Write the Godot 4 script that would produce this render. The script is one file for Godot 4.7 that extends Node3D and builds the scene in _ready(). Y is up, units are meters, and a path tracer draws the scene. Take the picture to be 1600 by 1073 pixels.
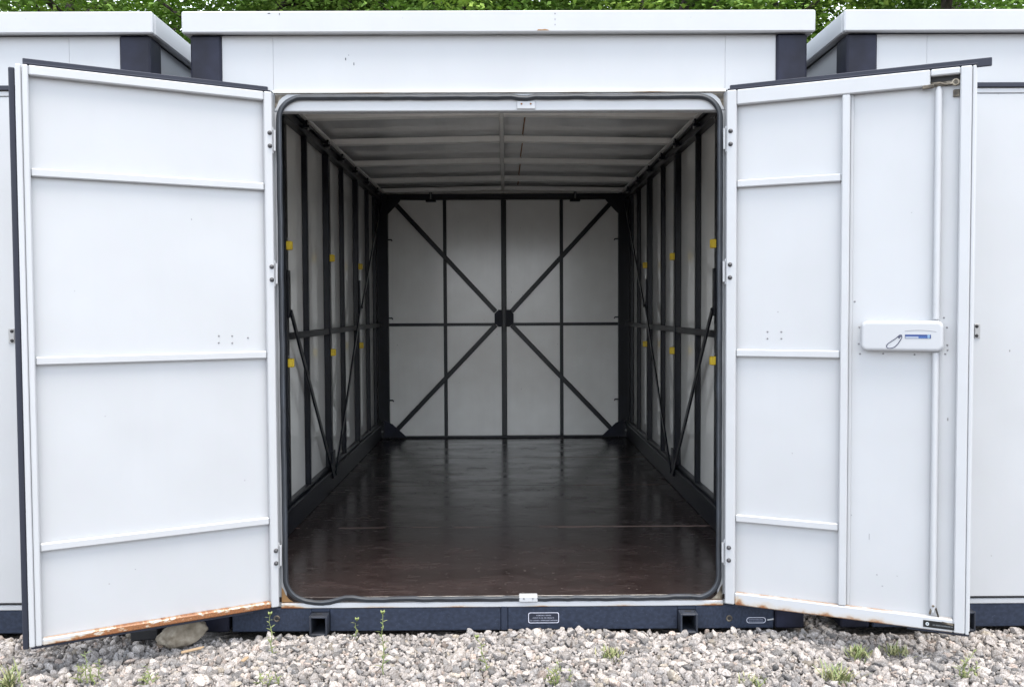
extends Node3D

var rng := RandomNumberGenerator.new()
var M := {}

# ---------------------------------------------------------------- mesh helpers
func mb() -> SurfaceTool:
	var st := SurfaceTool.new()
	st.begin(Mesh.PRIMITIVE_TRIANGLES)
	return st

func tri(st: SurfaceTool, a: Vector3, b: Vector3, c: Vector3, ua := Vector2.ZERO, ub := Vector2.ZERO, uc := Vector2.ZERO) -> void:
	# a, b, c counter-clockwise from outside; written clockwise for Godot
	var n := (b - a).cross(c - a).normalized()
	st.set_normal(n); st.set_uv(ua); st.add_vertex(a)
	st.set_normal(n); st.set_uv(uc); st.add_vertex(c)
	st.set_normal(n); st.set_uv(ub); st.add_vertex(b)

func quad(st: SurfaceTool, a: Vector3, b: Vector3, c: Vector3, d: Vector3, ua := Vector2(0, 1), ub := Vector2(1, 1), uc := Vector2(1, 0), ud := Vector2(0, 0)) -> void:
	tri(st, a, b, c, ua, ub, uc)
	tri(st, a, c, d, ua, uc, ud)

# chamfered box; uv runs 0..1 over its own x and y (or x and z when flat)
func bx(st: SurfaceTool, c: Vector3, s: Vector3, b := 0.003, t := Basis(), flat_uv := false) -> void:
	var h := s * 0.5
	b = minf(b, minf(h.x, minf(h.y, h.z)) * 0.45)
	var pt := func(sx: float, sy: float, sz: float, ax: int) -> Vector3:
		var v := Vector3(sx * (h.x - b), sy * (h.y - b), sz * (h.z - b))
		if ax == 0: v.x = sx * h.x
		elif ax == 1: v.y = sy * h.y
		else: v.z = sz * h.z
		return v
	var uvof := func(v: Vector3) -> Vector2:
		return Vector2(v.x / s.x + 0.5, (v.z / s.z + 0.5) if flat_uv else (0.5 - v.y / s.y))
	var polys := []
	for ax in 3:
		for sg in [-1.0, 1.0]:
			var q := []
			for k in [[-1.0, -1.0], [1.0, -1.0], [1.0, 1.0], [-1.0, 1.0]]:
				var e := [0.0, 0.0, 0.0]
				e[ax] = sg; e[(ax + 1) % 3] = k[0]; e[(ax + 2) % 3] = k[1]
				q.append(pt.call(e[0], e[1], e[2], ax))
			polys.append(q)
	for ax in 3:  # edges along ax
		for s1 in [-1.0, 1.0]:
			for s2 in [-1.0, 1.0]:
				var q := []
				for k in [[-1.0, 0], [1.0, 0], [1.0, 1], [-1.0, 1]]:
					var e := [0.0, 0.0, 0.0]
					e[ax] = k[0]; e[(ax + 1) % 3] = s1; e[(ax + 2) % 3] = s2
					q.append(pt.call(e[0], e[1], e[2], (ax + 1) % 3 if k[1] == 0 else (ax + 2) % 3))
				polys.append(q)
	for sx in [-1.0, 1.0]:
		for sy in [-1.0, 1.0]:
			for sz in [-1.0, 1.0]:
				polys.append([pt.call(sx, sy, sz, 0), pt.call(sx, sy, sz, 1), pt.call(sx, sy, sz, 2)])
	for q in polys:
		var mid := Vector3.ZERO
		for v in q: mid += v
		var n: Vector3 = (q[1] - q[0]).cross(q[2] - q[0])
		if n.dot(mid) < 0: q.reverse()
		for k in range(1, q.size() - 1):
			tri(st, c + t * q[0], c + t * q[k], c + t * q[k + 1], uvof.call(q[0]), uvof.call(q[k]), uvof.call(q[k + 1]))

# box between two corners
func bb(st: SurfaceTool, a: Vector3, b: Vector3, ch := 0.003, flat_uv := false) -> void:
	var lo := Vector3(minf(a.x, b.x), minf(a.y, b.y), minf(a.z, b.z))
	var hi := Vector3(maxf(a.x, b.x), maxf(a.y, b.y), maxf(a.z, b.z))
	bx(st, (lo + hi) * 0.5, hi - lo, ch, Basis(), flat_uv)

# bar from a to b, width w measured along side, thickness d
func bar(st: SurfaceTool, a: Vector3, b: Vector3, w: float, d: float, up := Vector3(0, 0, 1), ch := 0.003) -> void:
	var x := (b - a).normalized()
	var z := (up - x * up.dot(x)).normalized()
	bx(st, (a + b) * 0.5, Vector3(a.distance_to(b), w, d), ch, Basis(x, z.cross(x), z))

# tube along a path with smooth normals
func tube(st: SurfaceTool, path: Array, radii: Array, n := 8, closed := false, caps := true, squash := Vector2.ONE, ref := Vector3.UP) -> void:
	var m := path.size()
	var rings := []
	for i in m:
		var p0: Vector3 = path[(i - 1 + m) % m] if closed or i > 0 else path[i]
		var p1: Vector3 = path[(i + 1) % m] if closed or i < m - 1 else path[i]
		var dir := (p1 - p0).normalized()
		var r2 := ref if absf(ref.dot(dir)) < 0.95 else Vector3(1, 0, 0.2)
		var e1 := (r2 - dir * r2.dot(dir)).normalized()
		var e2 := dir.cross(e1)
		var rad: float = radii[i] if radii.size() > 1 else radii[0]
		var ring := []
		for k in n:
			var a := TAU * k / n
			var off := e1 * cos(a) * squash.x + e2 * sin(a) * squash.y
			ring.append([path[i] + off * rad, off.normalized()])
		rings.append(ring)
	var last := m if closed else m - 1
	for i in last:
		var A: Array = rings[i]
		var B: Array = rings[(i + 1) % m]
		for k in n:
			var k2 := (k + 1) % n
			for v in [A[k], B[k2], A[k2], A[k], B[k], B[k2]]:
				st.set_normal(v[1]); st.set_uv(Vector2(float(k) / n, float(i) / m)); st.add_vertex(v[0])
	if caps and not closed:
		for e in [0, m - 1]:
			var c: Vector3 = path[e]
			for k in n:
				var a: Vector3 = rings[e][k][0]
				var b: Vector3 = rings[e][(k + 1) % n][0]
				if e == 0: tri(st, c, b, a)
				else: tri(st, c, a, b)

# polygon in the xy plane (any order) given thickness from z0 to z1
func prism(st: SurfaceTool, poly: Array, z0: float, z1: float, t := Transform3D()) -> void:
	var pts := poly.duplicate()
	var area := 0.0
	for i in pts.size():
		area += pts[i].cross(pts[(i + 1) % pts.size()])
	if area < 0: pts.reverse()
	var idx := Geometry2D.triangulate_polygon(PackedVector2Array(pts))
	for i in range(0, idx.size(), 3):
		var a: Vector2 = pts[idx[i]]
		var b: Vector2 = pts[idx[i + 1]]
		var c: Vector2 = pts[idx[i + 2]]
		if (b - a).cross(c - a) < 0:
			var sw := b; b = c; c = sw
		tri(st, t * Vector3(a.x, a.y, z1), t * Vector3(b.x, b.y, z1), t * Vector3(c.x, c.y, z1))
		tri(st, t * Vector3(a.x, a.y, z0), t * Vector3(c.x, c.y, z0), t * Vector3(b.x, b.y, z0))
	for i in pts.size():
		var a: Vector2 = pts[i]
		var b: Vector2 = pts[(i + 1) % pts.size()]
		quad(st, t * Vector3(a.x, a.y, z0), t * Vector3(b.x, b.y, z0), t * Vector3(b.x, b.y, z1), t * Vector3(a.x, a.y, z1))

func round_rect(x0: float, y0: float, x1: float, y1: float, r: float, n := 6) -> Array:
	var out := []
	for c in [[x1 - r, y0 + r, -PI / 2], [x1 - r, y1 - r, 0.0], [x0 + r, y1 - r, PI / 2], [x0 + r, y0 + r, PI]]:
		for k in n + 1:
			var a: float = c[2] + PI / 2 * k / n
			out.append(Vector2(c[0] + r * cos(a), c[1] + r * sin(a)))
	return out

# rounded slab with a soft edge: stacked rings
func soft_slab(st: SurfaceTool, x0: float, y0: float, x1: float, y1: float, r: float, z0: float, z1: float, b: float) -> void:
	var rings := []
	for k in 7:
		var a := PI / 2 * k / 6.0
		var ins := b * (1.0 - cos(a))
		var ring := []
		for p in round_rect(x0 + ins, y0 + ins, x1 - ins, y1 - ins, maxf(r - ins, 0.002)):
			ring.append(Vector3(p.x, p.y, z1 - b + b * sin(a)))
		rings.append(ring)
	var base := []
	for p in round_rect(x0, y0, x1, y1, r): base.append(Vector3(p.x, p.y, z0))
	rings.push_front(base)
	for i in rings.size() - 1:
		var m: int = rings[i].size()
		for k in m:
			quad(st, rings[i][k], rings[i][(k + 1) % m], rings[i + 1][(k + 1) % m], rings[i + 1][k])
	var top: Array = rings[-1]
	var c := Vector3((x0 + x1) / 2, (y0 + y1) / 2, z1)
	for k in top.size(): tri(st, c, top[k], top[(k + 1) % top.size()])

# dome-headed bolt facing +z
func dome(st: SurfaceTool, c: Vector3, r: float, h: float, t := Basis()) -> void:
	var n := 10
	for i in 3:
		var a0 := PI / 2 * i / 3.0
		var a1 := PI / 2 * (i + 1) / 3.0
		for k in n:
			var b0 := TAU * k / n
			var b1 := TAU * (k + 1) / n
			var f := func(a: float, b: float) -> Vector3: return c + t * Vector3(r * cos(a) * cos(b), r * cos(a) * sin(b), h * sin(a))
			if i < 2: quad(st, f.call(a0, b0), f.call(a0, b1), f.call(a1, b1), f.call(a1, b0))
			else: tri(st, f.call(a0, b0), f.call(a0, b1), f.call(a1, b0))

# ---------------------------------------------------------------- object helpers
func put(called: String, st: SurfaceTool, mat: Material, parent: Node) -> MeshInstance3D:
	var o := MeshInstance3D.new()
	o.name = called
	o.mesh = st.commit()
	o.material_override = mat
	parent.add_child(o, true)
	return o

func box_part(called: String, a: Vector3, b: Vector3, mat: Material, parent: Node, ch := 0.003, flat_uv := false) -> MeshInstance3D:
	var st := mb()
	bb(st, a, b, ch, flat_uv)
	return put(called, st, mat, parent)

func numbered(called: String) -> String:
	if not has_node(called): return called
	var k := 1
	while has_node("%s_%03d" % [called, k]): k += 1
	return "%s_%03d" % [called, k]

func tag(o: Node, label: String, category: String, group := "") -> void:
	o.set_meta("label", label)
	o.set_meta("category", category)
	if group: o.set_meta("group", group)

func thing(called: String, label: String, category: String, at := Vector3.ZERO, group := "") -> Node3D:
	var o := Node3D.new()
	o.name = numbered(called)
	add_child(o)
	o.position = at
	tag(o, label, category, group)
	return o

# ---------------------------------------------------------------- textures and materials
func noise(sd: int, freq: float, oct := 4) -> FastNoiseLite:
	var n := FastNoiseLite.new()
	n.seed = sd
	n.frequency = freq
	n.noise_type = FastNoiseLite.TYPE_SIMPLEX_SMOOTH
	n.fractal_octaves = oct
	return n

func image_tex(im: Image) -> ImageTexture:
	im.generate_mipmaps()
	return ImageTexture.create_from_image(im)

func lin(r: float, g: float, b: float) -> Color:
	return Color(r, g, b).linear_to_srgb()

func mat(c: Color, rough := 0.5, metal := 0.0, spec := 0.5) -> StandardMaterial3D:
	var m := StandardMaterial3D.new()
	m.albedo_color = c
	m.roughness = rough
	m.metallic = metal
	m.metallic_specular = spec
	return m

# greyscale multiplier texture: gentle mottling, fine specks, faint runs
func grime_tex(sd: int, size: int, depth: float, specks: int, runs: float) -> ImageTexture:
	var n1 := noise(sd, 4.0 / size, 5)
	var a := n1.get_seamless_image(size, size)
	var n2 := noise(sd + 1, 0.05, 3)
	var b := n2.get_seamless_image(size, size)
	var im := Image.create(size, size, false, Image.FORMAT_RGB8)
	var r := RandomNumberGenerator.new()
	r.seed = sd
	for y in size:
		for x in size:
			var v := a.get_pixel(x, y).r - 0.5
			var s := b.get_pixel(x, int(y * 0.06) % size).r - 0.5
			var g := clampf(1.0 - depth * (0.5 - v) - runs * maxf(s, 0.0), 0.0, 1.0)
			im.set_pixel(x, y, Color(g, g * (1.0 - depth * 0.12 * (0.5 - v)), g * (1.0 - depth * 0.25 * (0.5 - v))))
	for k in specks:
		var x := r.randi() % size
		var y := r.randi() % size
		var d := r.randf_range(0.45, 0.8)
		for j in 1 + r.randi() % 3:
			var px := im.get_pixel(x, (y + j) % size)
			im.set_pixel(x, (y + j) % size, Color(px.r * d, px.g * d * 0.97, px.b * d * 0.93))
	return image_tex(im)

func wavy_normal(sd: int, size: int, freq: float, strength: float, oct := 3) -> ImageTexture:
	var im := noise(sd, freq, oct).get_seamless_image(size, size)
	im.convert(Image.FORMAT_RGBA8)
	im.bump_map_to_normal_map(strength)
	return image_tex(im)

func tri_map(m: StandardMaterial3D, scale: float, world := false) -> void:
	m.uv1_triplanar = true
	m.uv1_world_triplanar = world
	m.uv1_scale = Vector3.ONE * scale

# white paint with rust creeping from the lower edge; amount along x by a callable
func rust_tex(sd: int, w: int, h: int, amount: Callable, base: Color) -> ImageTexture:
	var n1 := noise(sd, 0.012, 4)
	var n2 := noise(sd + 7, 0.06, 4)
	var im := Image.create(w, h, false, Image.FORMAT_RGB8)
	for x in w:
		for y in h:
			var u := float(x) / w
			var v := 1.0 - float(y) / h       # 0 at the bottom
			var k: float = amount.call(u)
			var e := k * (0.66 + 0.70 * n1.get_noise_2d(x, y * 1.2) + 0.22 * n2.get_noise_2d(x, y)) - v
			var halo := smoothstep(-0.35, 0.12, e) * clampf(k * 1.5, 0.0, 1.0)
			var core := smoothstep(-0.05, 0.35, e)
			var t := 0.5 + 0.5 * n2.get_noise_2d(x * 1.7 + 300.0, y * 2.1)
			var rust := Color(0.50, 0.30, 0.15).lerp(Color(0.27, 0.14, 0.085), smoothstep(0.45, 0.85, t))
			var c := base.lerp(Color(0.65, 0.56, 0.44), halo * 0.6).lerp(rust, core * 0.88)
			im.set_pixel(x, y, c)
	return image_tex(im)

func make_materials() -> void:
	var grime := grime_tex(11, 512, 0.022, 4, 0.008)
	var grime_in := grime_tex(23, 512, 0.04, 14, 0.02)
	var fine := wavy_normal(31, 512, 0.03, 0.6)
	var broad := wavy_normal(33, 512, 0.008, 1.6, 2)
	var white := mat(lin(0.398, 0.410, 0.430), 0.42)
	white.albedo_texture = grime
	white.normal_enabled = true; white.normal_texture = fine; white.normal_scale = 0.12
	tri_map(white, 0.9)
	M.white = white
	var sheet := white.duplicate()        # big flat sheets: faint oil-canning
	sheet.normal_texture = broad; sheet.normal_scale = 0.2; sheet.roughness = 0.36
	tri_map(sheet, 0.55)
	M.sheet = sheet
	var inner := mat(lin(0.92, 0.915, 0.88), 0.35)
	inner.clearcoat_enabled = true; inner.clearcoat = 1.0; inner.clearcoat_roughness = 0.025
	inner.albedo_texture = grime_in
	inner.normal_enabled = true; inner.normal_texture = broad; inner.normal_scale = 0.05
	tri_map(inner, 0.7)
	M.inner = inner
	var bk := inner.duplicate()
	bk.clearcoat_roughness = 0.16; bk.normal_scale = 0.1
	M.back = bk
	var ceil_m := mat(lin(0.89, 0.91, 0.93), 0.35, 0.0)
	ceil_m.clearcoat_enabled = true; ceil_m.clearcoat = 1.0; ceil_m.clearcoat_roughness = 0.12
	ceil_m.albedo_texture = grime_tex(41, 512, 0.05, 8, 0.05)
	ceil_m.normal_enabled = true; ceil_m.normal_texture = broad; ceil_m.normal_scale = 0.2
	tri_map(ceil_m, 0.8)
	M.ceiling = ceil_m
	var rib := mat(lin(0.93, 0.92, 0.89), 0.45)
	rib.albedo_texture = grime_in
	tri_map(rib, 1.1)
	M.rib = rib
	var scuff := grime_tex(57, 512, 0.35, 90, 0.1)
	var navy := mat(lin(0.020, 0.023, 0.044), 0.45, 0.0, 0.3)
	navy.albedo_texture = scuff
	navy.normal_enabled = true; navy.normal_texture = fine; navy.normal_scale = 0.2
	tri_map(navy, 1.2)
	M.navy = navy
	var pocket := navy.duplicate()
	pocket.albedo_color = lin(0.050, 0.060, 0.085)
	M.pocket = pocket
	var steel := mat(lin(0.006, 0.008, 0.015), 0.34, 0.0, 0.4)
	steel.albedo_texture = scuff
	steel.normal_enabled = true; steel.normal_texture = fine; steel.normal_scale = 0.2
	tri_map(steel, 1.6)
	M.steel = steel
	# navy base beam with pale scratches
	var beam := navy.duplicate()
	var bi := Image.create(1024, 128, false, Image.FORMAT_RGB8)
	var bn := noise(71, 0.02, 4)
	for y in 128:
		for x in 1024:
			var v := 0.86 + 0.16 * bn.get_noise_2d(x, y * 1.5)
			bi.set_pixel(x, y, Color(v, v, v))
	beam.albedo_color = Color.WHITE
	var tint := lin(0.030, 0.039, 0.064)
	for y in 128:
		for x in 1024:
			var v := bi.get_pixel(x, y).r
			bi.set_pixel(x, y, Color(tint.r * v, tint.g * v, tint.b * v))
	rng.seed = 5
	for k in 60:
		var x := rng.randf() * 1024
		var y := rng.randf() * 128
		var a := rng.randf_range(-0.7, 0.7) + (PI / 2 if rng.randf() < 0.5 else 0.0)
		for j in rng.randi_range(1, 9):
			var px := int(x + cos(a) * j); var py := int(y + sin(a) * j)
			if px >= 0 and px < 1024 and py >= 0 and py < 128:
				bi.set_pixel(px, py, bi.get_pixel(px, py).lerp(Color(0.62, 0.64, 0.7), rng.randf_range(0.1, 0.6)))
	beam.albedo_texture = image_tex(bi)
	beam.uv1_triplanar = false
	beam.normal_enabled = false
	M.beam = beam
	var rubber := mat(lin(0.042, 0.050, 0.064), 0.5)
	rubber.albedo_texture = grime_tex(63, 256, 0.3, 30, 0.0)
	tri_map(rubber, 2.0)
	M.rubber = rubber
	M.flash = mat(lin(0.026, 0.029, 0.042), 0.45, 0.0, 0.3)
	M.bolt = mat(lin(0.06, 0.06, 0.066), 0.45, 0.3)
	M.zinc = mat(lin(0.30, 0.30, 0.30), 0.4, 0.6)
	M.screw = mat(lin(0.19, 0.19, 0.20), 0.45, 0.3)
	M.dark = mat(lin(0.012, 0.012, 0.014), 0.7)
	M.yellow = mat(lin(0.62, 0.44, 0.03), 0.4)
	M.plastic = mat(lin(0.37, 0.38, 0.40), 0.35)
	M.ink = mat(lin(0.05, 0.055, 0.09), 0.5)
	M.grey_print = mat(lin(0.22, 0.225, 0.24), 0.5)
	var worn := mat(lin(0.36, 0.335, 0.28), 0.6)
	worn.albedo_texture = grime_tex(83, 256, 0.9, 200, 0.2)
	tri_map(worn, 5.0)
	M.worn = worn
	M.rust_pale = mat(lin(0.24, 0.135, 0.055), 0.8)
	M.rust = mat(lin(0.20, 0.085, 0.03), 0.85)
	# rusty rails
	var wb := lin(0.40, 0.41, 0.43)
	var r1 := mat(Color.WHITE, 0.5)
	r1.albedo_texture = rust_tex(101, 1024, 48, func(u): return (0.55 + 1.20 * smoothstep(0.05, 0.35, u)) * (1.0 - 0.2 * smoothstep(0.7, 0.95, u)) + 0.35 * smoothstep(0.94, 1.0, u), wb)
	M.rust_left = r1
	var r2 := mat(Color.WHITE, 0.5)
	r2.albedo_texture = rust_tex(131, 1024, 64, func(u): return 0.27 * (1.0 - smoothstep(0.6, 0.9, u)) + 0.05 + 0.45 * (1.0 - smoothstep(0.0, 0.06, u)) + 0.12 * pow(absf(sin(u * 11.0)), 6.0), wb)
	M.rust_right = r2
	var r3 := mat(Color.WHITE, 0.5)
	r3.albedo_texture = rust_tex(151, 1024, 32, func(u): return 0.05 + 0.8 * (1.0 - smoothstep(0.0, 0.07, u)) + 0.3 * smoothstep(0.93, 0.99, u) + 0.32 * pow(absf(sin(u * 17.0 + 1.0)), 3.0), wb)
	M.rust_sill = r3
	var r4 := mat(Color.WHITE, 0.5)
	r4.albedo_texture = rust_tex(171, 512, 24, func(u): return 0.06 + 0.12 * sin(u * 40.0) + 0.22 * pow(absf(sin(u * 5.0 + 0.6)), 8.0), lin(0.74, 0.75, 0.72))
	M.rust_lip = r4
	# film-faced plywood floor
	var fl := Image.create(1024, 512, false, Image.FORMAT_RGB8)
	var fr := Image.create(1024, 512, false, Image.FORMAT_RGB8)
	var f1 := noise(201, 0.006, 5)
	var f2 := noise(202, 0.03, 4)
	for y in 512:
		for x in 1024:
			var v := f1.get_noise_2d(x * 0.6, y * 1.6)
			var w := f2.get_noise_2d(x * 0.7, y * 1.4)
			var b := 0.020 * (1.0 + 0.45 * v + 0.30 * w)
			fl.set_pixel(x, y, Color(b * 1.20, b * 0.84, b * 0.82).linear_to_srgb())
			var ro := clampf(0.22 + 0.12 * v + 0.06 * w, 0.12, 0.8)
			fr.set_pixel(x, y, Color(ro, ro, ro))
	rng.seed = 77
	for k in 420:
		var x := rng.randf() * 1024
		var y := rng.randf() * 512
		var a := rng.randfn(0.0, 0.35) + (PI if rng.randf() < 0.5 else 0.0)
		var ln := rng.randi_range(1, 4) if rng.randf() < 0.6 else rng.randi_range(6, 60)
		var al := rng.randf_range(0.06, 0.3) if ln > 5 else rng.randf_range(0.3, 1.0)
		for j in ln:
			var px := int(x + cos(a) * j); var py := int(y + sin(a) * j * 0.5)
			if px >= 0 and px < 1024 and py >= 0 and py < 512:
				fl.set_pixel(px, py, fl.get_pixel(px, py).lerp(Color(0.62, 0.57, 0.54), al))
				fr.set_pixel(px, py, Color(0.7, 0.7, 0.7))
	var floor_m := mat(Color.WHITE, 1.0, 0.0, 0.5)
	floor_m.albedo_texture = image_tex(fl)
	floor_m.roughness_texture = image_tex(fr)
	floor_m.normal_enabled = true
	floor_m.normal_texture = wavy_normal(91, 512, 0.01, 0.5)
	floor_m.normal_scale = 0.03
	M.floor = floor_m
	M.bare_ply = mat(lin(0.17, 0.115, 0.10), 0.8)
	# printed labels: rows of fine print too small to read
	M.label = label_mat(256, 96, Color(0.13, 0.15, 0.21), Color(0.86, 0.87, 0.93), [[0.27, 0.73, 0.30], [0.16, 0.84, 0.52], [0.06, 0.94, 0.74]], 6, 18.0)
	M.pill = label_mat(256, 80, Color(0.16, 0.19, 0.26), Color(0.85, 0.86, 0.92), [[0.14, 0.86, 0.38], [0.14, 0.86, 0.64]], 7, 40.0)
	M.black_label = label_mat(256, 56, Color(0.07, 0.08, 0.09), Color(0.75, 0.78, 0.8), [[0.32, 0.94, 0.56]], 0, 0.0)
	var si := Image.create(192, 32, false, Image.FORMAT_RGB8)
	for y in 32:
		for x in 192:
			var c := Color(0.13, 0.29, 0.60)
			if y > 15 and x < 100: c = Color(0.80, 0.84, 0.92)
			elif y > 15 and x < 160: c = Color(0.35, 0.52, 0.80) if (x / 5 + y / 4) % 3 else Color(0.2, 0.38, 0.68)
			elif x >= 166 and x < 184: c = Color(0.40, 0.62, 0.85) if (x + y) % 13 > 4 else Color(0.8, 0.9, 0.98)
			if x < 3 or x > 188 or y > 28: c = Color(0.18, 0.26, 0.45)
			si.set_pixel(x, y, c)
	var sm := mat(Color.WHITE, 0.3)
	sm.albedo_texture = image_tex(si)
	sm.albedo_color = Color(0.72, 0.72, 0.72)
	M.sticker = sm
	var leaf := mat(Color.WHITE, 0.75, 0.0, 0.2)
	leaf.vertex_color_use_as_albedo = true
	leaf.backlight_enabled = true
	leaf.backlight = lin(0.16, 0.25, 0.06)
	M.leaf = leaf
	var bark := mat(lin(0.13, 0.115, 0.10), 0.9)
	bark.albedo_texture = grime_tex(301, 256, 0.9, 0, 0.6)
	tri_map(bark, 1.5)
	M.bark = bark
	var weed := mat(Color.WHITE, 0.6)
	weed.vertex_color_use_as_albedo = true
	weed.backlight_enabled = true
	weed.backlight = lin(0.05, 0.07, 0.02)
	M.weed = weed
	var stone := mat(Color.WHITE, 0.9)
	stone.vertex_color_use_as_albedo = true
	stone.albedo_texture = grime_tex(311, 256, 0.55, 300, 0.0)
	tri_map(stone, 0.9)
	M.stone = stone

func label_mat(w: int, h: int, back: Color, ink: Color, rows: Array, border: int, radius: float) -> StandardMaterial3D:
	var im := Image.create(w, h, false, Image.FORMAT_RGB8)
	im.fill(back)
	var r := RandomNumberGenerator.new()
	r.seed = w * 7 + h
	if border:
		for y in h:
			for x in w:
				var q := Vector2(absf(x - w * 0.5), absf(y - h * 0.5)) - Vector2(w * 0.5 - radius - 2.0, h * 0.5 - radius - 2.0)
				var d := Vector2(maxf(q.x, 0), maxf(q.y, 0)).length() + minf(maxf(q.x, q.y), 0.0) - radius
				if d > -border and d < 0.0: im.set_pixel(x, y, ink)
	for row in rows:
		var x := int(row[0] * w)
		var y0 := int(row[2] * h)
		while x < row[1] * w:
			var cw := r.randi_range(4, 7)
			for yy in 9:
				for xx in cw - 1:
					if (xx == 0 or yy == 0 or yy == 4 or yy == 8 or r.randf() < 0.25) and x + xx < w and y0 - 4 + yy < h:
						im.set_pixel(x + xx, y0 - 4 + yy, ink.lerp(back, 0.15))
			x += cw + 1
			if r.randf() < 0.16: x += 5
	if not border:                          # round mark on the black label
		for y in h:
			for x in w:
				var d := Vector2(x - 34, y - h * 0.5).length()
				if d < 15 and d > 5: im.set_pixel(x, y, ink)
	var m := mat(Color.WHITE, 0.4)
	m.albedo_texture = image_tex(im)
	m.albedo_color = Color(0.88, 0.88, 0.88)
	return m

# ---------------------------------------------------------------- the container shell, shared by all three
func shell(root: Node3D) -> void:
	var D := -4.72                          # rear face
	# base
	for seg in [[-1.076, -0.760], [-0.688, -0.006], [0.020, 0.700], [0.770, 1.084]]:
		box_part("base_beam", Vector3(seg[0], 0.0, -0.07), Vector3(seg[1], 0.094, -0.004), M.beam, root, 0.004)
	for p in [[-0.760, -0.688], [0.700, 0.770]]:
		box_part("base_beam", Vector3(p[0], 0.079, -0.07), Vector3(p[1], 0.0935, -0.0045), M.beam, root, 0.002)
		var st := mb()
		bb(st, Vector3(p[0] + 0.001, 0.0, -0.5), Vector3(p[0] + 0.008, 0.078, 0.048), 0.002)
		bb(st, Vector3(p[1] - 0.008, 0.0, -0.5), Vector3(p[1] - 0.001, 0.078, 0.048), 0.002)
		bb(st, Vector3(p[0] + 0.008, 0.070, -0.5), Vector3(p[1] - 0.008, 0.078, 0.047), 0.002)
		bb(st, Vector3(p[0] + 0.008, 0.000, -0.5), Vector3(p[1] - 0.008, 0.008, 0.050), 0.002)
		var pk := put("forklift_pocket", st, M.pocket, root)
		var hs := mb()
		bb(hs, Vector3((p[0] + p[1]) / 2 - 0.012, 0.0782, 0.012), Vector3((p[0] + p[1]) / 2 + 0.012, 0.0796, 0.022), 0.0005)
		put("slot", hs, M.dark, pk)
	box_part("weld_plate", Vector3(-0.006, 0.0, -0.06), Vector3(0.020, 0.106, -0.0015), M.beam, root, 0.003)
	for s in [-1.0, 1.0]:
		box_part("corner_block", Vector3(s * 1.089, 0.0, -0.12), Vector3(s * 1.205, 0.089, -0.002), M.navy, root, 0.006)
		box_part("side_beam", Vector3(s * 1.12, 0.0, -0.121), Vector3(s * 1.195, 0.13, D + 0.02), M.navy, root, 0.004)
		box_part("corner_post", Vector3(s * 1.081, 0.0905, -0.12), Vector3(s * 1.2, 2.345, 0.0), M.navy, root, 0.007)
		box_part("corner_post", Vector3(s * 1.081, 0.0, D), Vector3(s * 1.2, 2.345, D + 0.12), M.navy, root, 0.007)
		# outside cladding, one sheet per bay
		for k in 8:
			var z0 := -0.121 - k * 0.558
			box_part("side_sheet", Vector3(s * 1.172, 0.131, z0 - 0.556), Vector3(s * 1.184, 2.345, z0), M.sheet, root, 0.002)
		# front panels either side of the opening, and above it
		box_part("front_panel", Vector3(s * 0.8826, 2.131, -0.05), Vector3(s * 1.0805, 2.345, -0.012), M.sheet, root, 0.0006)
		box_part("front_panel", Vector3(s * 0.882, 0.0955, -0.05), Vector3(s * 1.0805, 2.129, -0.020), M.sheet, root, 0.002)
		box_part("roof_edge", Vector3(s * 1.188, 2.345, D - 0.02), Vector3(s * 1.222, 2.427, 0.0), M.white, root, 0.005)
	box_part("front_panel", Vector3(-0.882, 2.131, -0.05), Vector3(0.882, 2.345, -0.012), M.sheet, root, 0.0006)
	box_part("drip_lip", Vector3(-0.884, 2.122, -0.05), Vector3(0.884, 2.1315, 0.0000), M.rust_lip, root, 0.002)
	box_part("roof_fascia", Vector3(-1.222, 2.344, 0.0005), Vector3(1.222, 2.4275, 0.030), M.white, root, 0.005)
	box_part("roof_fascia", Vector3(-1.188, 2.345, D - 0.02), Vector3(1.188, 2.427, D + 0.01), M.white, root, 0.005)
	box_part("roof_panel", Vector3(-1.188, 2.385, D + 0.01), Vector3(1.188, 2.418, 0.0), M.white, root, 0.003)
	box_part("rear_sheet", Vector3(-1.08, 0.10, D + 0.01), Vector3(1.08, 2.345, D + 0.022), M.sheet, root, 0.002)
	box_part("rear_beam", Vector3(-1.08, 0.0, D), Vector3(1.08, 0.0995, D + 0.07), M.navy, root, 0.003)

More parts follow.
